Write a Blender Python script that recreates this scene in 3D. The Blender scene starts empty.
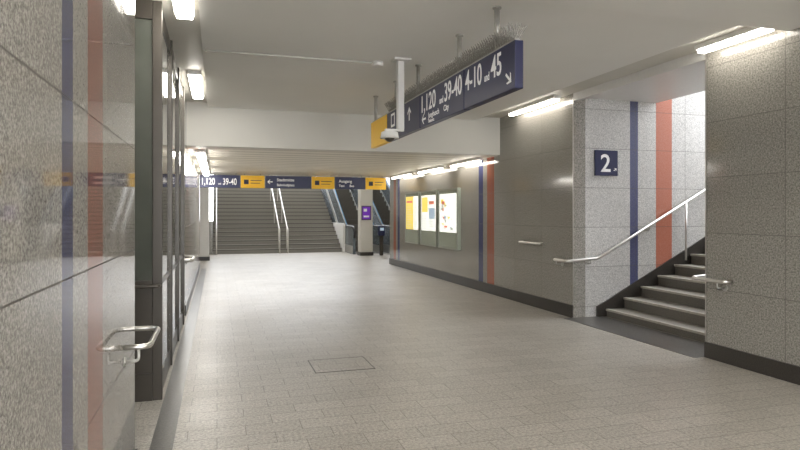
import bpy, bmesh, math, random
from mathutils import Matrix, Vector
random.seed(3)
S = bpy.context.scene
C = S.collection
try:
    S.view_settings.view_transform = 'Standard'
except Exception:
    pass

# ------------------------------------------------------------ materials
def newmat(name):
    m = bpy.data.materials.new(name); m.use_nodes = True
    nt = m.node_tree
    return m, nt, nt.nodes['Principled BSDF']

def plain(name, col, rough=0.5, metal=0.0, emit=None, es=0.0, noise=0.06, scale=25):
    m, nt, b = newmat(name)
    b.inputs['Roughness'].default_value = rough
    b.inputs['Metallic'].default_value = metal
    if noise:
        geo = nt.nodes.new('ShaderNodeNewGeometry')
        n = nt.nodes.new('ShaderNodeTexNoise'); n.inputs['Scale'].default_value = scale
        n.inputs['Detail'].default_value = 3
        nt.links.new(geo.outputs['Position'], n.inputs['Vector'])
        r = nt.nodes.new('ShaderNodeValToRGB')
        r.color_ramp.elements[0].position = 0.3; r.color_ramp.elements[1].position = 0.7
        r.color_ramp.elements[0].color = [c*(1-noise) for c in col]+[1]
        r.color_ramp.elements[1].color = [min(1, c*(1+noise)) for c in col]+[1]
        nt.links.new(n.outputs['Fac'], r.inputs['Fac'])
        nt.links.new(r.outputs['Color'], b.inputs['Base Color'])
    else:
        b.inputs['Base Color'].default_value = list(col)+[1]
    if emit:
        b.inputs['Emission Color'].default_value = list(emit)+[1]
        b.inputs['Emission Strength'].default_value = es
    return m

class N:
    def __init__(s, nt): s.nt = nt
    def m(s, op, a, b=None, c=None):
        n = s.nt.nodes.new('ShaderNodeMath'); n.operation = op
        for i, v in enumerate((a, b, c)):
            if v is None: continue
            if isinstance(v, (int, float)): n.inputs[i].default_value = v
            else: s.nt.links.new(v, n.inputs[i])
        return n.outputs[0]
    def mix(s, f, a, b):
        n = s.nt.nodes.new('ShaderNodeMix'); n.data_type = 'RGBA'
        for key, v in ((0, f), (6, a), (7, b)):
            if isinstance(v, (int, float)): n.inputs[key].default_value = v
            elif isinstance(v, (tuple, list)): n.inputs[key].default_value = list(v)+[1]
            else: s.nt.links.new(v, n.inputs[key])
        return n.outputs[2]
    def noise(s, vec, scale, detail=3, rough=0.6):
        n = s.nt.nodes.new('ShaderNodeTexNoise')
        n.inputs['Scale'].default_value = scale; n.inputs['Detail'].default_value = detail
        n.inputs['Roughness'].default_value = rough
        s.nt.links.new(vec, n.inputs['Vector'])
        return n.outputs['Fac']
    def ramp(s, f, p0, c0, p1, c1):
        r = s.nt.nodes.new('ShaderNodeValToRGB'); e = r.color_ramp.elements
        e[0].position = p0; e[0].color = list(c0)+[1]; e[1].position = p1; e[1].color = list(c1)+[1]
        s.nt.links.new(f, r.inputs['Fac']); return r.outputs['Color']

BLUE = (0.022, 0.032, 0.15); RED = (0.38, 0.105, 0.055)
def granite(name, axis, s0, stripes, dark=(0.135, 0.128, 0.115), light=(0.51, 0.49, 0.445), rough=0.10, w=0.9, scale=62, smix=0.86, jw=0.008, jm=0.6):
    m, nt, b = newmat(name); k = N(nt)
    geo = nt.nodes.new('ShaderNodeNewGeometry'); P = geo.outputs['Position']
    sp = nt.nodes.new('ShaderNodeSeparateXYZ'); nt.links.new(P, sp.inputs[0])
    s = sp.outputs[axis]; z = sp.outputs['Z']
    n1 = k.noise(P, scale, 6, 0.85)
    col = k.ramp(n1, 0.38, dark, 0.60, light)
    n2 = k.noise(P, 1.3, 2)
    col = k.mix(k.m('MULTIPLY', n2, 0.2), col, (0.27, 0.258, 0.236))
    cell = nt.nodes.new('ShaderNodeTexWhiteNoise'); cell.noise_dimensions = '2D'
    cmb = nt.nodes.new('ShaderNodeCombineXYZ')
    cx = k.m('FLOOR', k.m('DIVIDE', k.m('SUBTRACT', s, s0), w))
    cz = k.m('FLOOR', k.m('DIVIDE', k.m('SUBTRACT', z, 0.15), 0.57))
    nt.links.new(cx, cmb.inputs[0]); nt.links.new(cz, cmb.inputs[1])
    nt.links.new(cmb.outputs[0], cell.inputs['Vector'])
    col = k.mix(k.m('MULTIPLY', cell.outputs['Value'], 0.12), col, (0.14, 0.13, 0.12))
    for lo, hi, c in stripes:
        mk = k.m('MULTIPLY', k.m('GREATER_THAN', s, lo), k.m('LESS_THAN', s, hi))
        col = k.mix(k.m('MULTIPLY', mk, smix), col, c)
    fx = k.m('FRACT', k.m('DIVIDE', k.m('SUBTRACT', s, s0), w))
    fz = k.m('FRACT', k.m('DIVIDE', k.m('SUBTRACT', z, 0.15), 0.57))
    j = k.m('MAXIMUM', k.m('LESS_THAN', fx, jw/w), k.m('LESS_THAN', fz, jw/0.57))
    col = k.mix(k.m('MULTIPLY', j, jm), col, (0.07, 0.063, 0.055))
    nt.links.new(col, b.inputs['Base Color'])
    nt.links.new(k.m('ADD', k.m('MULTIPLY', j, 0.5), rough), b.inputs['Roughness'])
    return m

def floor_mat():
    m, nt, b = newmat('granite_floor_tiles'); k = N(nt)
    geo = nt.nodes.new('ShaderNodeNewGeometry'); P = geo.outputs['Position']
    br = nt.nodes.new('ShaderNodeTexBrick')
    nt.links.new(P, br.inputs['Vector'])
    br.inputs['Scale'].default_value = 1.0
    br.inputs['Brick Width'].default_value = 0.38
    br.inputs['Row Height'].default_value = 0.19
    br.inputs['Mortar Size'].default_value = 0.0035
    br.inputs['Mortar Smooth'].default_value = 0.3
    br.inputs['Color1'].default_value = (0.60, 0.565, 0.505, 1)
    br.inputs['Color2'].default_value = (0.53, 0.495, 0.44, 1)
    br.inputs['Mortar'].default_value = (0.28, 0.257, 0.222, 1)
    n1 = k.noise(P, 48, 6, 0.88)
    sp = k.ramp(n1, 0.38, (0.22, 0.215, 0.21), 0.60, (1.0, 1.0, 1.0))
    mu = nt.nodes.new('ShaderNodeMix'); mu.data_type = 'RGBA'; mu.blend_type = 'MULTIPLY'
    mu.inputs[0].default_value = 0.85
    nt.links.new(br.outputs['Color'], mu.inputs[6]); nt.links.new(sp, mu.inputs[7])
    n2 = k.noise(P, 0.9, 4)
    col = k.mix(k.ramp(n2, 0.45, (0, 0, 0), 0.75, (0.25, 0.25, 0.25)), mu.outputs[2], (0.28, 0.26, 0.23))
    nt.links.new(col, b.inputs['Base Color'])
    nt.links.new(k.m('ADD', k.m('MULTIPLY', n2, 0.2), 0.29), b.inputs['Roughness'])
    bump = nt.nodes.new('ShaderNodeBump'); bump.inputs['Strength'].default_value = 0.1
    bump.inputs['Distance'].default_value = 0.003
    nt.links.new(k.m('SUBTRACT', n1, br.outputs['Fac']), bump.inputs['Height'])
    nt.links.new(bump.outputs[0], b.inputs['Normal'])
    return m

def slat_mat():
    m, nt, b = newmat('slatted_metal_ceiling'); k = N(nt)
    geo = nt.nodes.new('ShaderNodeNewGeometry')
    sp = nt.nodes.new('ShaderNodeSeparateXYZ'); nt.links.new(geo.outputs['Position'], sp.inputs[0])
    f = k.m('FRACT', k.m('DIVIDE', sp.outputs['Y'], 0.42))
    j = k.m('LESS_THAN', f, 0.16)
    col = k.mix(k.m('MULTIPLY', j, 0.7), (0.92, 0.88, 0.79), (0.3, 0.27, 0.22))
    nt.links.new(col, b.inputs['Base Color']); b.inputs['Roughness'].default_value = 0.45
    return m

M = {}
M['floor'] = floor_mat()
M['gl'] = granite('granite_left_wall', 'Y', 3.71, [(2.04, 2.186, (0.012, 0.02, 0.11)), (2.42, 2.72, (0.26, 0.075, 0.045)), (-2.3, -2.15, BLUE), (-1.9, -1.6, RED)], rough=0.045, smix=0.8, scale=95, jw=0.006, jm=0.9, dark=(0.075, 0.07, 0.062), light=(0.50, 0.48, 0.44))
M['gr'] = granite('granite_right_wall', 'Y', 7.45, [(10.04, 10.34, RED), (10.52, 10.72, BLUE), (16.0, 16.2, BLUE), (16.35, 16.6, RED)])
M['grn'] = granite('granite_near_wall', 'Y', 5.03, [(0.6, 0.9, RED), (1.1, 1.25, BLUE)])
M['gs'] = granite('granite_daylit_stair_wall', 'X', 5.02, [(5.83, 5.97, BLUE), (6.29, 6.58, (0.5, 0.13, 0.06))], dark=(0.40, 0.40, 0.40), light=(0.92, 0.91, 0.89), rough=0.2)  # granite made paler, stairwell daylight is painted into its colour
M['gx'] = granite('granite_cross_wall', 'X', 0.33, [])
M['dkgran'] = plain('dark_granite', (0.10, 0.095, 0.088), 0.3, noise=0.35, scale=90)
M['base'] = plain('baseboard_dark_stone', (0.045, 0.04, 0.035), 0.35, noise=0.3, scale=80)
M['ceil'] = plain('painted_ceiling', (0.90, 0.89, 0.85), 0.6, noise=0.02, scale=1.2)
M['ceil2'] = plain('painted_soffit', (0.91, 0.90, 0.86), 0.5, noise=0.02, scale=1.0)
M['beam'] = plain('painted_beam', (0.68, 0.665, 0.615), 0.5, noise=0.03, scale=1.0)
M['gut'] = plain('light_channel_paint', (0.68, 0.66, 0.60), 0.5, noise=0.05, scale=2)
M['slat'] = slat_mat()
M['white'] = plain('white_enamel', (0.84, 0.83, 0.81), 0.4, noise=0.02)
M['lamp'] = plain('lamp_diffuser', (0.9, 0.88, 0.84), 0.4, emit=(1.0, 0.955, 0.88), es=36, noise=0)
M['lampsoft'] = plain('lamp_diffuser_slim', (0.9, 0.88, 0.84), 0.4, emit=(1.0, 0.94, 0.84), es=15, noise=0)
M['steel'] = plain('brushed_steel', (0.72, 0.70, 0.67), 0.33, 1.0, noise=0.05, scale=60)
M['gsteel'] = plain('galvanised_steel', (0.52, 0.51, 0.48), 0.45, 0.7, noise=0.08)
M['spike'] = plain('spike_steel', (0.36, 0.35, 0.32), 0.5, 0.3, noise=0.08)
M['pipe'] = plain('conduit_plastic', (0.62, 0.61, 0.57), 0.5, noise=0.03)
M['bronze'] = plain('dark_bronze_frame', (0.075, 0.066, 0.055), 0.3, 0.4, noise=0.03, scale=3)
M['escside'] = plain('escalator_side_panel', (0.17, 0.20, 0.22), 0.25, 0.5, noise=0.1)
M['black'] = plain('black_rubber', (0.015, 0.015, 0.017), 0.4, noise=0.2)
M['blue'] = plain('sign_blue', (0.012, 0.016, 0.075), 0.35, noise=0.03)
M['yellow'] = plain('sign_yellow', (0.80, 0.46, 0.015), 0.4, emit=(1.0, 0.6, 0.02), es=0.1, noise=0.02)
M['ink'] = plain('sign_white', (0.85, 0.85, 0.85), 0.4, emit=(1, 1, 1), es=0.12, noise=0)
M['inkdark'] = plain('dark_print', (0.02, 0.02, 0.05), 0.5, noise=0)
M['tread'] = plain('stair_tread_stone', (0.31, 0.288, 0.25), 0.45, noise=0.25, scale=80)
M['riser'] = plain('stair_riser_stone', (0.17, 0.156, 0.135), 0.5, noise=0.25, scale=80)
M['ftread'] = plain('far_stair_tread_stone', (0.29, 0.275, 0.245), 0.5, noise=0.2, scale=60)
M['friser'] = plain('far_stair_riser_stone', (0.26, 0.248, 0.22), 0.5, noise=0.2, scale=60)
M['nose'] = plain('stair_nosing_strip', (0.50, 0.47, 0.41), 0.4, noise=0.1)
M['nosedark'] = plain('dark_nosing_strip', (0.07, 0.065, 0.06), 0.5, noise=0.1)
M['nosemid'] = plain('worn_nosing_strip', (0.11, 0.103, 0.09), 0.5, noise=0.1)
M['poster_w'] = plain('lit_poster_white', (0.8, 0.8, 0.78), 0.3, emit=(0.95, 0.97, 0.9), es=0.85, noise=0)
M['poster_y'] = plain('lit_poster_yellow', (0.8, 0.62, 0.14), 0.3, emit=(1, 0.75, 0.14), es=0.7, noise=0)
M['poster_r'] = plain('lit_poster_red', (0.6, 0.22, 0.15), 0.3, emit=(0.85, 0.25, 0.15), es=0.45, noise=0)
M['poster_b'] = plain('lit_poster_blue', (0.4, 0.5, 0.6), 0.3, emit=(0.45, 0.58, 0.7), es=0.5, noise=0)
M['poster_g'] = plain('lit_poster_grey', (0.45, 0.47, 0.43), 0.3, emit=(0.55, 0.6, 0.5), es=0.5, noise=0)
M['casegrey'] = plain('display_case_greygreen', (0.42, 0.47, 0.39), 0.25, 0.1, noise=0.05)
M['caseframe'] = plain('display_case_frame', (0.42, 0.44, 0.39), 0.35, 0.6, noise=0.05)
M['purple'] = plain('poster_purple', (0.10, 0.02, 0.26), 0.3, emit=(0.22, 0.04, 0.6), es=0.35, noise=0.1)
M['teal'] = plain('blue_edge_paint', (0.10, 0.26, 0.46), 0.4, noise=0.05)
g, gnt, gb = newmat('tinted_glass')
gb.inputs['Roughness'].default_value = 0.04
gb.inputs['Transmission Weight'].default_value = 0.4
gb.inputs['IOR'].default_value = 1.55
gn = N(gnt); gg = gnt.nodes.new('ShaderNodeNewGeometry')
gnt.links.new(gn.ramp(gn.noise(gg.outputs['Position'], 2.0), 0.3, (0.11, 0.12, 0.10), 0.7, (0.16, 0.17, 0.145)), gb.inputs['Base Color'])
M['glass'] = g

# ------------------------------------------------------------ builders
def finish(ob, parent=None, **props):
    C.objects.link(ob)
    for k_, v in props.items(): ob[k_] = v
    if parent is not None:
        ob.parent = parent
        ob.matrix_parent_inverse = Matrix.Translation(-parent.location)
    return ob

def meshobj(name, verts, faces, mats, parent=None, loc=(0, 0, 0), fm=None, smooth=False, **props):
    me = bpy.data.meshes.new(name)
    L = Vector(loc)
    me.from_pydata([Vector(v)-L for v in verts], [], faces)
    for m_ in (mats if isinstance(mats, (list, tuple)) else [mats]): me.materials.append(m_)
    if fm:
        for p, i in zip(me.polygons, fm): p.material_index = i
    if smooth:
        for p in me.polygons: p.use_smooth = True
    me.update()
    ob = bpy.data.objects.new(name, me); ob.location = L
    return finish(ob, parent, **props)

def box(name, x0, x1, y0, y1, z0, z1, mat, parent=None, bevel=0, **props):
    c = Vector(((x0+x1)/2, (y0+y1)/2, z0))
    v = [(x, y, z) for z in (z0, z1) for x, y in ((x0, y0), (x1, y0), (x1, y1), (x0, y1))]
    f = [(3, 2, 1, 0), (4, 5, 6, 7), (0, 1, 5, 4), (1, 2, 6, 5), (2, 3, 7, 6), (3, 0, 4, 7)]
    ob = meshobj(name, v, f, mat, parent, c, **props)
    if bevel:
        b = ob.modifiers.new('bevel', 'BEVEL'); b.width = bevel; b.segments = 2
    return ob

def extrude(name, prof, axis, a, b, mat, parent=None, loc=None, **props):
    n = len(prof)
    def P(s, z, t): return (t, s, z) if axis == 'X' else (s, t, z)
    v = [P(s, z, a) for s, z in prof]+[P(s, z, b) for s, z in prof]
    f = [tuple(range(n))[::-1], tuple(range(n, 2*n))]+[(i, (i+1) % n, n+(i+1) % n, n+i) for i in range(n)]
    if loc is None: loc = v[0]
    ob = meshobj(name, v, f, mat, parent, loc, **props)
    bm = bmesh.new(); bm.from_mesh(ob.data); bmesh.ops.recalc_face_normals(bm, faces=bm.faces); bm.to_mesh(ob.data); bm.free()
    return ob

def fillet(pts, r=0.06, n=5):
    pts = [Vector(p) for p in pts]; out = [pts[0]]
    for i in range(1, len(pts)-1):
        a, b, c = pts[i-1], pts[i], pts[i+1]
        d1 = (a-b); d2 = (c-b); rr = min(r, d1.length*0.45, d2.length*0.45)
        p = b+d1.normalized()*rr; q = b+d2.normalized()*rr
        for t in range(n+1):
            t /= n; out.append(p*(1-t)**2+b*2*t*(1-t)+q*t*t)
    out.append(pts[-1]); return out

def tube(name, pts, r, mat, parent=None, fil=0.06, seg=12, **props):
    pts = fillet(pts, fil) if fil and len(pts) > 2 else [Vector(p) for p in pts]
    verts = []; faces = []; up = Vector((0, 0, 1)); prev = None
    for i, p in enumerate(pts):
        d = (pts[min(i+1, len(pts)-1)]-pts[max(i-1, 0)]).normalized()
        if prev is None:
            a = d.cross(up)
            if a.length < 1e-3: a = d.cross(Vector((1, 0, 0)))
        else: a = prev-d*prev.dot(d)
        a.normalize(); prev = a; b = d.cross(a)
        rr = r[i] if isinstance(r, (list, tuple)) else r
        for k_ in range(seg):
            th = 2*math.pi*k_/seg
            verts.append(p+(a*math.cos(th)+b*math.sin(th))*rr)
    for i in range(len(pts)-1):
        for k_ in range(seg):
            k2 = (k_+1) % seg
            faces.append((i*seg+k_, i*seg+k2, (i+1)*seg+k2, (i+1)*seg+k_))
    faces.append(tuple(range(seg))[::-1]); faces.append(tuple(range((len(pts)-1)*seg, len(pts)*seg)))
    ob = meshobj(name, verts, faces, mat, parent, pts[0], smooth=True, **props)
    ob.data.polygons[-1].use_smooth = False; ob.data.polygons[-2].use_smooth = False
    return ob

def empty(name, loc, label, category, group=None):
    ob = bpy.data.objects.new(name, None); ob.location = loc; ob.empty_display_size = 0.1
    C.objects.link(ob); ob['label'] = label; ob['category'] = category
    if group: ob['group'] = group
    return ob

FX = {'-X': Matrix(((0, 0, -1), (-1, 0, 0), (0, 1, 0))), '-Y': Matrix(((1, 0, 0), (0, 0, -1), (0, 1, 0)))}
def text(body, size, loc, facing, mat, parent, sx=1.0, name='lettering', align='LEFT'):
    cu = bpy.data.curves.new('t', 'FONT'); cu.body = body; cu.size = size; cu.extrude = 0.001
    cu.align_x = align; cu.offset = size*0.012
    t = bpy.data.objects.new('t', cu); C.objects.link(t)
    bpy.context.view_layer.update()
    me = bpy.data.meshes.new_from_object(t.evaluated_get(bpy.context.evaluated_depsgraph_get()))
    bpy.data.objects.remove(t)
    me.transform(Matrix.Diagonal((sx, 1, 1, 1)))
    me.transform(FX[facing].to_4x4())
    me.materials.clear(); me.materials.append(mat)
    ob = bpy.data.objects.new(name, me); ob.location = loc
    return finish(ob, parent)

def flat(name, polys, loc, facing, mats, parent, th=0.002, **props):
    R = FX[facing]; v = []; f = []; fm = []
    for i, (pp, mi) in enumerate(polys):
        b0 = len(v); n = len(pp); d = th*(1+0.15*i) if i < 8 else th*2.2+0.0001*i
        for x, y in pp: v.append(R @ Vector((x, y, d)))
        f.append(tuple(range(b0, b0+n))); fm.append(mi)
    return meshobj(name, [Vector(p)+Vector(loc) for p in v], f, mats, parent, loc, fm=fm, **props)

def rect(x0, y0, x1, y1): return [(x0, y0), (x1, y0), (x1, y1), (x0, y1)]
def arrow(cx, cy, L, ang, w):
    ca, sa = math.cos(ang), math.sin(ang)
    def T(p): return (cx+p[0]*ca-p[1]*sa, cy+p[0]*sa+p[1]*ca)
    h = L*0.4; out = [[T(p) for p in rect(-L/2, -w/2, L/2-w*0.4, w/2)]]
    for sg in (1, -1):
        q = [(L/2, 0), (L/2-h, sg*h), (L/2-h-w*0.9, sg*h), (L/2-w*1.3, 0)]
        if sg == -1: q = q[::-1]
        out.append([T(p) for p in q])
    return out

ST = dict(kind='structure')
# ------------------------------------------------------------ shell
meshobj('floor', [(-4.2, -6, 0), (11.5, -6, 0), (11.5, 34, 0), (-4.2, 34, 0)], [(0, 1, 2, 3)], M['floor'], **ST)
box('trim_1', -0.41, -0.27, -6, 17, 0.0, 0.004, M['dkgran'], **ST)
box('trim_2', 4.72, 5.36, 5.05, 7.48, 0.0, 0.004, M['dkgran'], **ST)
box('wall_left', -0.75, -0.45, -6, 3.73, 0, 3.35, M['gl'], **ST)
box('wall_left_far', -0.75, -0.45, 9.3, 17, 0, 3.35, M['gr'], **ST)
box('wall_left_niche_back', -4.2, -4.0, 3.73, 9.3, 0, 3.35, M['gr'], **ST)
box('wall_left_niche_side', -4.2, -0.75, 3.53, 3.73, 0, 3.35, M['gx'], **ST)
box('wall_left_niche_end', -4.2, -0.75, 9.3, 9.5, 0, 3.35, M['gx'], **ST)
box('wall_right', 4.87, 5.07, -6, 5.05, 0, 3.35, M['grn'], **ST)
box('wall_right_far', 4.87, 5.07, 7.48, 17, 0, 3.35, M['gr'], **ST)
box('wall_stair_far', 5.07, 11, 7.48, 7.68, 0, 6, M['gs'], **ST)
box('wall_stair_near', 5.07, 11, 4.85, 5.05, 0, 6, M['gs'], **ST)
box('baseboard_right', 4.85, 4.87, -6, 5.05, 0, 0.16, M['base'], **ST)
box('baseboard_right_far', 4.85, 4.87, 7.48, 17, 0, 0.18, M['base'], **ST)
box('baseboard_left', -0.45, -0.435, -6, 3.73, 0, 0.15, M['base'], **ST)
box('baseboard_left_far', -0.45, -0.435, 9.3, 17, 0, 0.15, M['base'], **ST)
box('trim_3', 4.864, 4.87, 5.044, 5.052, 0.16, 3.15, M['steel'], **ST)
box('trim_4', 4.864, 4.87, 7.478, 7.486, 0.18, 3.15, M['steel'], **ST)
# ceilings
box('ceiling', -0.14, 4.38, 4.1, 9.8, 3.15, 3.35, M['ceil'], **ST)
box('ceiling_near', -0.14, 4.87, -6, 4.1, 3.12, 3.35, M['ceil2'], **ST)
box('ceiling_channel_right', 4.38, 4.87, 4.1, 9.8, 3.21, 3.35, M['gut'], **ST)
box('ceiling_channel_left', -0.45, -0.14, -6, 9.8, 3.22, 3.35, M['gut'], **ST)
box('trim_6', 4.87, 4.95, 5.05, 7.48, 3.10, 3.35, M['white'], **ST)
box('ceiling_stair', 4.95, 6.3, 5.05, 7.48, 3.15, 3.35, M['white'], **ST)
extrude('ceiling_stair_slope', [(6.3, 3.15), (6.9, 4.1), (6.9, 4.4), (6.3, 3.35)], 'Y', 5.05, 7.48, M['white'], **ST)
box('ceiling_niche', -3.0, -0.45, 3.53, 9.5, 3.22, 3.35, M['gut'], **ST)
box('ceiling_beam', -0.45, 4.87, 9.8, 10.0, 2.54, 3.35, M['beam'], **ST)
box('ceiling_low', -0.45, 4.87, 10.0, 17, 2.54, 2.74, M['slat'], **ST)
# far hall
box('wall_left_hall', -0.75, -0.55, 17, 34, 0, 6.2, M['gr'], **ST)
box('wall_right_hall', 8.4, 8.6, 17, 34, 0, 6.2, M['gr'], **ST)
box('wall_hall_return', 5.07, 8.4, 16.8, 17, 0, 6.2, M['gx'], **ST)
box('wall_hall_upper', -0.75, 5.07, 17.0, 17.2, 2.6, 6.2, M['ceil2'], **ST)
box('ceiling_hall', -0.75, 8.6, 17, 26, 6.2, 6.4, M['ceil'], **ST)

# ------------------------------------------------------------ lamps
def lamp(x, y0, y1, z, w=0.13, group='strip lights along the underpass ceiling', mat='lamp'):
    e = empty('strip_light', (x, (y0+y1)/2, z), 'slim white fluorescent strip light with warm glowing diffuser under ceiling', 'ceiling light', group)
    box('housing', x-w/2-0.015, x+w/2+0.015, y0, y1, z, z+0.05, M['white'], e)
    box('diffuser', x-w/2, x+w/2, y0+0.02, y1-0.02, z-0.035, z, M[mat], e, bevel=0.01)
    return e
for y0, y1 in ((-5, -3.7), (-2.2, -0.9), (0.7, 2.0)):
    lamp(-0.26, y0, y1, 3.17); lamp(4.5, y0, y1, 3.07)
for y0, y1 in ((-5, -3.7), (-2.2, -0.9), (0.5, 1.8)):
    lamp(2.1, y0, y1, 3.07)  # unseen middle row, added behind and above the camera to brighten the corridor
lamp(-0.26, 4.0, 5.4, 3.17); lamp(4.72, 4.13, 4.98, 3.16, 0.09, mat='lampsoft')
lamp(-0.26, 7.65, 9.1, 3.17); lamp(4.72, 7.65, 9.1, 3.16, 0.09, mat='lampsoft')
for y0, y1 in ((10.3, 11.7), (12.3, 13.8), (14.5, 16.1)):
    lamp(-0.26, y0, y1, 2.485); lamp(4.70, y0, y1, 2.485, 0.09, mat='lampsoft')
for x in (1.0, 4.0, 6.5):
    for y0 in (18, 22):
        lamp(x, y0, y0+2.4, 6.12, 0.25, group='unseen lamps added to brighten the stair hall', mat='lampsoft')  # out of view, added to brighten the far floor and stairs

# ------------------------------------------------------------ staircases
def staircase(name, axis, s0, sgn, n, rise, tread, a, b, z1, mt, label, nosemat, nh=0.03):
    prof = []; s = s0; z = 0
    loc = (s0, (a+b)/2, 0) if axis == 'X' else ((a+b)/2, s0, 0)
    e = empty(name, loc, label, 'stairs')
    prof.append((s0, 0.0)); z = z1
    ns = []
    for i in range(n):
        prof.append((s, z)); ns.append((s, z)); s += sgn*tread; prof.append((s, z)); z += rise
    prof.append((s, 0.0))
    ex = 'Y' if axis == 'X' else 'X'
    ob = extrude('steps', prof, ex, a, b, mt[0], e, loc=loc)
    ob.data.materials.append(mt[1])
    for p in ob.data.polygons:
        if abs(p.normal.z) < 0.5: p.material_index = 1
    for s, z in ns:
        lo, hi = sorted((s-sgn*0.015, s+sgn*0.04))
        if axis == 'X': box('nosing', lo, hi, a, b, z-nh, z+0.003, nosemat, e)
        else: box('nosing', a, b, lo, hi, z-nh, z+0.003, nosemat, e)
    return e
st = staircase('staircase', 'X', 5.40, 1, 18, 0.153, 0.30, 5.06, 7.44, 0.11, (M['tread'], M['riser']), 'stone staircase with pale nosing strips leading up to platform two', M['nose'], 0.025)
extrude('skirting', [(5.25, 0), (5.25, 0.15), (5.40, 0.22), (10.8, 0.22+5.4*0.51), (10.8, 0)], 'Y', 7.45, 7.478, M['base'], st)
staircase('staircase', 'X', -1.2, -1, 9, 0.155, 0.30, 3.80, 5.0, 0.15, (M['tread'], M['riser']), 'dim stone staircase in the side opening', M['nosedark'])
staircase('staircase', 'Y', 22.8, 1, 26, 0.155, 0.30, -0.14, 4.6, 0.155, (M['ftread'], M['friser']), 'wide grey stone staircase rising at the underpass end', M['nosemid'], 0.03)
box('wall_hall_stair_side', -0.55, -0.15, 22.8, 31, 0, 1.2, M['gr'], **ST)

# ------------------------------------------------------------ handrails
def bracket(e, x, y, z, kind, pr=0.033):
    ax, ay = kind
    tube('bracket', [(x, y, z-0.012), (x, y, z-0.07), (x+ax, y+ay, z-0.07)], 0.008, M['gsteel'], e, fil=0.02, seg=8)
    d = Vector((ax, ay, 0)).normalized()
    p = Vector((x+ax, y+ay, z-0.07))
    tube('wall_plate', [p-d*0.01, p], pr, M['gsteel'], e, fil=0, seg=14)

R = 0.022
e = empty('handrail', (5.2, 7.4, 0), 'round stainless steel handrail wrapping the wall corner and rising with stairs', 'handrail', 'steel handrails')
tube('rail', [(4.87, 7.75, .82), (4.71, 7.75, .82), (4.71, 7.39, .82), (5.22, 7.39, .85), (9.2, 7.39, .85+3.98*.53)], R, M['steel'], e)
for x in (5.1, 6.1, 8.1): bracket(e, x, 7.39, .85+max(0, x-5.22)*.53, (0, 0.09))
bracket(e, 4.76, 7.75, 0.82, (0.11, 0))
tube('post', [(6.75, 7.38, 0.79), (6.75, 7.38, .85+1.53*.53)], 0.016, M['steel'], e, fil=0)
e = empty('handrail', (5.2, 5.15, 0), 'round stainless steel handrail end curving onto granite wall', 'handrail', 'steel handrails')
tube('rail', [(4.87, 4.72, .82), (4.77, 4.72, .82), (4.77, 5.14, .82), (5.22, 5.14, .85), (9.2, 5.14, .85+3.98*.53)], 0.02, M['steel'], e)
bracket(e, 4.77, 4.80, 0.82, (0.10, 0))
for x in (5.3, 6.8): bracket(e, x, 5.14, .85+max(0, x-5.22)*.53, (0, -0.09))
e = empty('handrail', (-0.4, 3.8, 0), 'polished steel handrail loop at the glossy granite wall end', 'handrail', 'steel handrails')
tube('rail', [(-.45, 3.30, .82), (-.33, 3.30, .82), (-.33, 3.82, .82), (-1.1, 3.82, .83), (-3.4, 3.82, .83+2.3*.517)], 0.0145, M['steel'], e)
bracket(e, -.38, 3.30, 0.82, (-0.07, 0), 0.022)
bracket(e, -0.9, 3.82, 0.83, (0, -0.09))
e = empty('handrail', (-0.4, 9.2, 0), 'small polished steel handrail loop at wall corner', 'handrail', 'steel handrails')
tube('rail', [(-.45, 9.75, .82), (-.34, 9.75, .82), (-.34, 9.18, .82), (-1.8, 9.18, .82)], R, M['steel'], e)
bracket(e, -.36, 9.75, 0.82, (-0.09, 0))
e = empty('handrail', (4.8, 8.6, 1.0), 'short horizontal steel rail fixed to granite wall', 'handrail', 'steel handrails')
tube('rail', [(4.87, 8.95, 1.02), (4.79, 8.95, 1.02), (4.79, 8.32, 1.02), (4.87, 8.32, 1.02)], 0.018, M['steel'], e, fil=0.04)
def stair_rail(x, label):
    e = empty('handrail', (x, 22.8, 0), label, 'handrail', 'steel handrails on the far stairs')
    tube('rail', [(x, 22.55, .5), (x, 22.55, .92), (x, 22.8, 0.95), (x, 30.3, 0.95+7.5*.517)], 0.024, M['white'], e, fil=0.12)
    for y in (22.95, 24.75, 26.55, 28.35):
        z = math.floor((y-22.8)/0.3)*0.155+0.158
        tube('post', [(x, y, z), (x, y, 0.95+(y-22.8)*.517)], 0.018, M['steel'], e, fil=0)
    tube('foot_post', [(x, 22.55, 0), (x, 22.55, .55)], 0.022, M['steel'], e, fil=0)
stair_rail(2.22, 'pale metal handrail on slim posts in middle of wide stairs')
stair_rail(2.52, 'pale metal handrail on slim posts in middle of wide stairs')
stair_rail(-0.02, 'pale metal handrail on slim posts along stair side')

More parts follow.
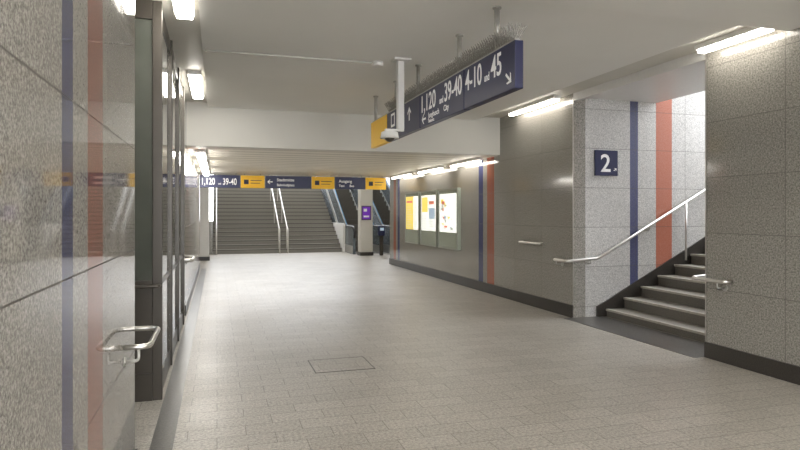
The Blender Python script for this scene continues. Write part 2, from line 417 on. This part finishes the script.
# ------------------------------------------------------------ escalators
def escalator(x0, x1, label):
    e = empty('escalator', ((x0+x1)/2, 22.3, 0), label, 'escalator', 'escalators beside the far stairs')
    sl = 0.577; Y0 = 22.6
    prof = [(21.6, 0), (21.6, 0.02), (Y0, 0.02)]
    y, z = Y0, 0.02
    for i in range(20):
        z += 0.2; prof.append((y, z)); y += 0.2/sl; prof.append((y, z))
    prof.append((y, 0))
    extrude('steps', prof, 'X', x0+0.1, x1-0.1, M['nosemid'], e, loc=(x0, 21.6, 0))
    for xa in (x0, x1-0.09):
        p = [(21.3, 0), (21.3, 0.85), (21.4, 0.95), (Y0, 0.95), (Y0+7, 0.95+7*sl), (Y0+7, 0.0)]
        extrude('balustrade', p, 'X', xa, xa+0.09, M['escside'], e, loc=(xa, 21.3, 0))
        q = [(21.38, 0.02), (21.38, 0.30), (Y0+0.1, 0.30), (Y0+7, 0.30+6.9*sl), (Y0+7, 0.1+6.9*sl), (Y0+0.1, 0.02)]
        extrude('skirt_panel', q, 'X', xa-0.006, xa, M['gsteel'], e, loc=(xa, 21.38, 0.02))
        tube('handrail_belt', [(xa+.045, 21.3, 0.6), (xa+.045, 21.22, 0.8), (xa+.045, 21.4, 0.99), (xa+.045, Y0, 0.99), (xa+.045, Y0+7, 0.99+7*sl)], 0.045, M['black'], e, fil=0.15)
        tube('edge_strip', [(xa+.045, Y0, 1.06), (xa+.045, Y0+7, 1.06+7*sl)], 0.02, M['teal'], e, fil=0)
escalator(4.72, 5.85, 'dark escalator with black handrail beside the stairs')
escalator(6.15, 7.3, 'dark escalator with blue edge lines and black handrail')

def pillar(x, y, w, h, mat, label):
    e = empty('pillar', (x, y, 0), label, 'column')
    box('shaft', x-w/2, x+w/2, y-w/2, y+w/2, 0.12, h, mat, e, bevel=0.015)
    box('plinth', x-w/2-0.02, x+w/2+0.02, y-w/2-0.02, y+w/2+0.02, 0, 0.12, M['base'], e)
    return e
pillar(5.05, 20.8, 0.44, 6.2, M['gut'], 'square grey column in front of the escalators')
pillar(-0.38, 20.0, 0.28, 6.2, M['white'], 'slim white square column beside the stairs')
box('trim_7', 4.62, 4.70, 22.6, 31, 0, 1.1, M['white'], **ST)
p = empty('poster', (5.03, 20.56, 1.2), 'small purple poster fixed on the grey column', 'poster')
box('poster_frame', 4.86, 5.2, 20.55, 20.575, 1.25, 1.75, M['bronze'], p)
flat('poster_print', [(rect(-.14, 0.03, .14, .47), 0), (rect(-.1, 0.1, .1, .16), 1), (rect(-.1, 0.3, .02, .4), 1)], (5.03, 20.55, 1.25), '-Y', [M['purple'], M['ink']], p)
p = empty('ticket_validator', (5.55, 20.5, 0), 'slim dark blue ticket machine post on the floor', 'ticket machine')
box('pedestal', 5.5, 5.62, 20.44, 20.56, 0, 0.7, M['bronze'], p, bevel=0.01)
box('head', 5.45, 5.67, 20.40, 20.6, 0.7, 1.05, M['blue'], p, bevel=0.02)
flat('display', [(rect(-.07, 0, .07, .1), 0)], (5.56, 20.4, 0.88), '-Y', [M['poster_b']], p)

# ------------------------------------------------------------ hanging direction sign
XF, XB = 2.11, 2.18
e = empty('hanging_sign', (2.15, 5.9, 2.41), 'long dark blue hanging direction sign with white platform numbers', 'sign')
ZT, ZB = 2.785, 2.425
for a, b in ((4.0, 4.955), (4.965, 6.17), (6.18, 7.50)):
    box('sign_panel', XF, XB, a, b, ZB, ZT, M['blue'], e, bevel=0.006)
box('frame_rail', XF+0.015, XB-0.015, 4.03, 8.30, ZT, ZT+0.02, M['gsteel'], e)
box('yellow_panel', XF, XB, 7.51, 8.34, ZB-0.0, ZT, M['yellow'], e, bevel=0.006)
xf = XF-0.002
def ln(body, y, z, size, sx=1.0): return text(body, size, (xf, y, z), '-X', M['ink'], e, sx)
ln('1,120', 6.15, 2.58, 0.25, 0.85)
ln('und', 5.575, 2.58, 0.095, 0.75)
ln('39-40', 5.445, 2.58, 0.25, 0.76)
ln('4-10', 4.925, 2.58, 0.25, 0.76)
ln('und', 4.53, 2.58, 0.095, 0.68)
ln('45', 4.405, 2.58, 0.25, 0.78)
ln('Jungbusch', 5.90, 2.49, 0.08, 1.0)
ln('City', 5.46, 2.49, 0.08, 1.0)
ln('Hafenstr.', 5.90, 2.44, 0.05, 1.0)
flat('arrow_mark', [(q, 0) for q in arrow(0, 0, 0.13, math.pi, 0.022)], (XF, 6.04, 2.50), '-X', [M['ink']], e)
flat('arrow_mark', [(q, 0) for q in arrow(0, 0, 0.12, math.radians(-40), 0.022)], (XF, 4.10, 2.52), '-X', [M['ink']], e)
PM = [M['ink'], M['blue']]
flat('pictogram', [(rect(0, 0, .17, .17), 0), (rect(.03, .03, .14, .14), 1)], (XF, 7.3, 2.58), '-X', PM, e, th=0.003)
flat('pictogram', [(rect(0, 0, .17, .17), 0), (rect(.05, .05, .12, .12), 1)], (XF, 6.98, 2.58), '-X', PM, e, th=0.003)
flat('arrow_mark', [(q, 0) for q in arrow(0, 0, 0.16, math.pi/2, 0.03)], (XF, 6.55, 2.64), '-X', [M['ink']], e)
# bird spikes
v = []; f = []
y = 4.05; ii = 0
while y < 7.45:
    for k_ in (-2, -1, 0, 1, 2):
        lean = 0.03 if (ii+k_) % 2 else -0.03
        bx = 2.145+k_*0.011; tip = Vector((2.145+k_*0.04, y+lean+random.uniform(-.006, .006), ZT+0.02+0.12-abs(k_)*.008+random.uniform(-.008, .008)))
        b0 = len(v); h = .0026
        v += [(bx-h, y-h, ZT+.018), (bx+h, y-h, ZT+.018), (bx, y+h, ZT+.018)]
        h *= .8
        v += [tip+Vector((-h, -h, 0)), tip+Vector((h, -h, 0)), tip+Vector((0, h, 0))]
        f += [(b0, b0+1, b0+4, b0+3), (b0+1, b0+2, b0+5, b0+4), (b0+2, b0, b0+3, b0+5), (b0+3, b0+4, b0+5)]
    y += 0.02; ii += 1
meshobj('bird_spikes', v, f, M['spike'], e, (2.15, 5.7, ZT), kind='stuff')
for y in (4.37, 5.15, 6.33, 7.2, 8.2):
    tube('suspension_rod', [(2.145, y, ZT+0.02), (2.145, y, 3.15)], 0.022, M['gsteel'], e, fil=0)
    tube('ceiling_flange', [(2.145, y, 3.135), (2.145, y, 3.15)], 0.036, M['gsteel'], e, fil=0)

# security camera on ceiling pole
e = empty('security_camera', (1.89, 6.19, 3.15), 'white dome security camera hanging on a pale ceiling pole', 'security camera')
box('mounting_pole', 1.855, 1.925, 6.15, 6.22, 2.40, 3.13, M['white'], e, bevel=0.004)
box('ceiling_plate', 1.80, 1.98, 6.08, 6.24, 3.13, 3.15, M['white'], e)
box('side_arm', 1.72, 1.925, 6.16, 6.21, 2.38, 2.40, M['white'], e)
tube('camera_body', [(1.77, 6.185, 2.38), (1.77, 6.185, 2.365), (1.77, 6.185, 2.30)], [0.05, 0.09, 0.10], M['white'], e, fil=0, seg=24)
tube('camera_dome', [(1.77, 6.185, 2.30), (1.77, 6.185, 2.285), (1.77, 6.185, 2.27), (1.77, 6.185, 2.262)], [0.055, 0.048, 0.03, 0.012], M['bronze'], e, fil=0, seg=24)
e = empty('conduit', (0.8, 6.34, 3.13), 'thin pale grey cable conduit across the ceiling', 'cable conduit')
tube('pipe', [(-0.12, 6.34, 3.135), (1.64, 6.34, 3.135)], 0.010, M['pipe'], e, fil=0)
tube('junction_box', [(1.68, 6.34, 3.15), (1.68, 6.34, 3.10)], 0.06, M['white'], e, fil=0, seg=20)

# ------------------------------------------------------------ row of signs at corridor end
segs = [(-.42, .58, 'blue'), (.60, 1.21, 'yellow'), (1.23, 2.45, 'blue'), (2.47, 3.09, 'yellow'), (3.11, 3.96, 'blue'), (3.98, 4.56, 'yellow')]
G = 'hanging signs across the far corridor'
for i, (a, b, c) in enumerate(segs):
    e = empty('hanging_sign', ((a+b)/2, 16.35, 2.16), ('dark blue hanging sign with white direction text' if c == 'blue' else 'bright yellow hanging information sign with dark print'), 'sign', G)
    box('sign_panel', a, b, 16.30, 16.40, 2.16, 2.49, M[c], e, bevel=0.006)
    for x in (a+0.1, b-0.1): tube('suspension_rod', [(x, 16.35, 2.49), (x, 16.35, 2.54)], 0.012, M['gsteel'], e, fil=0)
    if i == 0:
        text('1,120', 0.24, (a+.02, 16.298, 2.24), '-Y', M['ink'], e, 0.66)
        text('und', 0.08, (a+.45, 16.298, 2.24), '-Y', M['ink'], e, 0.6)
        text('39-40', 0.24, (a+.56, 16.298, 2.24), '-Y', M['ink'], e, 0.64)
    elif i == 2:
        flat('arrow_mark', [(q, 0) for q in arrow(0, 0, 0.14, math.pi, 0.025)], (a+.12, 16.30, 2.33), '-Y', [M['ink']], e)
        text('Stadtmitte', 0.11, (a+.3, 16.298, 2.35), '-Y', M['ink'], e); text('Bahnhofplatz', 0.09, (a+.3, 16.298, 2.22), '-Y', M['ink'], e)
    elif i == 4:
        text('Ausgang', 0.11, (a+.1, 16.298, 2.34), '-Y', M['ink'], e); text('Taxi', 0.09, (a+.1, 16.298, 2.22), '-Y', M['ink'], e); text('Bus', 0.09, (a+.4, 16.298, 2.22), '-Y', M['ink'], e)
    else:
        flat('printed_panel', [(rect(.08, .10, .2, .22), 0), (rect(.25, .19, (b-a)-.08, .21), 0), (rect(.25, .12, (b-a)-.12, .135), 0)], (a, 16.30, 2.16), '-Y', [M['inkdark']], e)

# ------------------------------------------------------------ platform number sign
e = empty('platform_sign', (5.405, 7.46, 2.22), 'square dark blue enamel sign with white number two', 'sign')
box('plate', 5.215, 5.595, 7.445, 7.478, 2.04, 2.41, M['blue'], e, bevel=0.006)
text('2', 0.36, (5.385, 7.443, 2.10), '-Y', M['ink'], e, align='CENTER')
flat('arrow_mark', [(q, 0) for q in arrow(0, 0, 0.06, math.radians(35), 0.010)], (5.545, 7.445, 2.13), '-Y', [M['ink']], e)

# ------------------------------------------------------------ display cases
def case(y0, y1, kind, label):
    yc = (y0+y1)/2; w = y1-y0
    e = empty('display_case', (4.86, yc, 0.72), label, 'poster case', 'lit display cases on the granite wall')
    box('backing', 4.80, 4.87, y0, y1, 0.72, 2.03, M['casegrey'], e, bevel=0.008)
    f_ = 0.035
    fr = M['caseframe']
    box('frame', 4.785, 4.80, y0, y0+f_, 0.72, 2.03, fr, e); box('frame', 4.785, 4.80, y1-f_, y1, 0.72, 2.03, fr, e)
    box('frame', 4.785, 4.80, y0+f_, y1-f_, 1.995, 2.03, fr, e); box('frame', 4.785, 4.80, y0+f_, y1-f_, 0.72, 0.75, fr, e)
    W = w-2*f_-0.08; H = 0.84
    pl = [(rect(0, 0, W, H), 0)]
    if kind == 0:
        pl += [(rect(0, .0, W*.62, H), 1), (rect(W*.05, .68, W*.55, .74), 2)]
        for k_ in range(9): pl.append((rect(W*.05, .05+k_*.065, W*random.uniform(.35, .56), .065+k_*.065), 4))
        for k_ in range(10): pl.append((rect(W*.67, .06+k_*.07, W*random.uniform(.8, .95), .085+k_*.07), 4))
    elif kind == 1:
        pl += [(rect(W*.04, .44, W*.46, H-.04), 1), (rect(W*.54, .28, W*.95, .54), 3)]
        for k_ in range(6): pl.append((rect(W*.05, .04+k_*.06, W*random.uniform(.3, .45), .055+k_*.06), 4))
        for k_ in range(4): pl.append((rect(W*.55, .03+k_*.06, W*random.uniform(.75, .95), .05+k_*.06), 4))
        pl.append((rect(W*.55, .62, W*.9, .70), 2))
    else:
        for k_ in range(26):
            x = random.uniform(.05, .75); yy = random.uniform(.05, .68)
            pl.append((rect(W*x, yy, W*(x+random.uniform(.05, .2)), yy+random.uniform(.02, .10)), random.choice((4, 4, 0, 3, 2, 1, 0))))
    flat('lit_poster', pl, (4.80, y1-f_-0.04, 1.08), '-X', [M['poster_w'], M['poster_y'], M['poster_r'], M['poster_b'], M['poster_g']], e, th=0.003)
case(14.10, 15.25, 0, 'backlit poster case with yellow and white print')
case(12.85, 14.00, 1, 'backlit poster case with white and yellow notices')
case(11.60, 12.75, 2, 'backlit poster case with pale map')

# ------------------------------------------------------------ floor hatch
e = empty('floor_hatch', (1.17, 5.86, 0), 'rectangular floor access cover with thin dark metal rim', 'floor hatch')
for a in ((.88, 1.46, 5.60, 5.61), (.88, 1.46, 6.10, 6.11), (.88, .89, 5.61, 6.10), (1.45, 1.46, 5.61, 6.10)):
    box('rim', a[0], a[1], a[2], a[3], 0, 0.003, M['base'], e)
box('infill', .89, 1.45, 5.61, 6.10, 0, 0.002, M['floor'], e)

# ------------------------------------------------------------ dark framed glass enclosure
e = empty('glass_enclosure', (-1.1, 6.8, 0), 'dark bronze framed glass lift enclosure at the side', 'lift enclosure')
X0, X1, YA, YB, H = -1.9, -0.42, 5.16, 8.6, 3.2
ys = [YA, 6.3, 7.45, YB-0.05]
for y in ys: box('post', X1-0.075, X1, y, y+0.05, 0, H, M['bronze'], e, bevel=0.005)
for y in (YA, YB-0.05): box('post', X0, X0+0.1, y, y+0.05, 0, H, M['bronze'], e, bevel=0.005)
for i in range(3):
    a, b = ys[i]+0.05, ys[i+1]
    for z0, z1 in ((0, 0.18), (0.90, 0.95), (3.05, H)): box('rail', X1-0.05, X1-0.02, a, b, z0, z1, M['bronze'], e)
    for z0, z1 in ((.18, .90), (.95, 3.05)): box('glass_panel', X1-0.04, X1-0.025, a, b, z0, z1, M['glass'], e)
for z0, z1 in ((0, 0.22), (0.88, 0.96), (3.05, H)): box('rail', X0+0.1, X1-0.075, YA+0.0, YA+0.05, z0, z1, M['bronze'], e)
box('kick_panel', X0+0.1, X1-0.075, YA+0.01, YA+0.04, .22, .88, M['bronze'], e)
box('glass_panel', X0+0.1, X1-0.075, YA+0.015, YA+0.03, .96, 3.05, M['glass'], e)
tube('grab_bar', [(X1-0.5, YA, .92), (X1-0.5, YA-.06, .92), (X1-.02, YA-.06, .92), (X1-.02, YA, .92)], 0.014, M['bronze'], e, fil=0.03)

# ------------------------------------------------------------ world, camera
w = bpy.data.worlds.new('world'); S.world = w; w.use_nodes = True
bg = w.node_tree.nodes['Background']; bg.inputs[0].default_value = (0.94, 0.965, 1.0, 1); bg.inputs[1].default_value = 7.8
cam = bpy.data.cameras.new('camera'); co = bpy.data.objects.new('camera', cam); C.objects.link(co)
th = math.atan(183/600)
co.location = (0, 0, 1.5); co.rotation_euler = (math.pi/2, 0, -th)
cam.lens = 27; cam.sensor_width = 36; cam.shift_y = -0.015; cam.clip_end = 200
S.camera = co
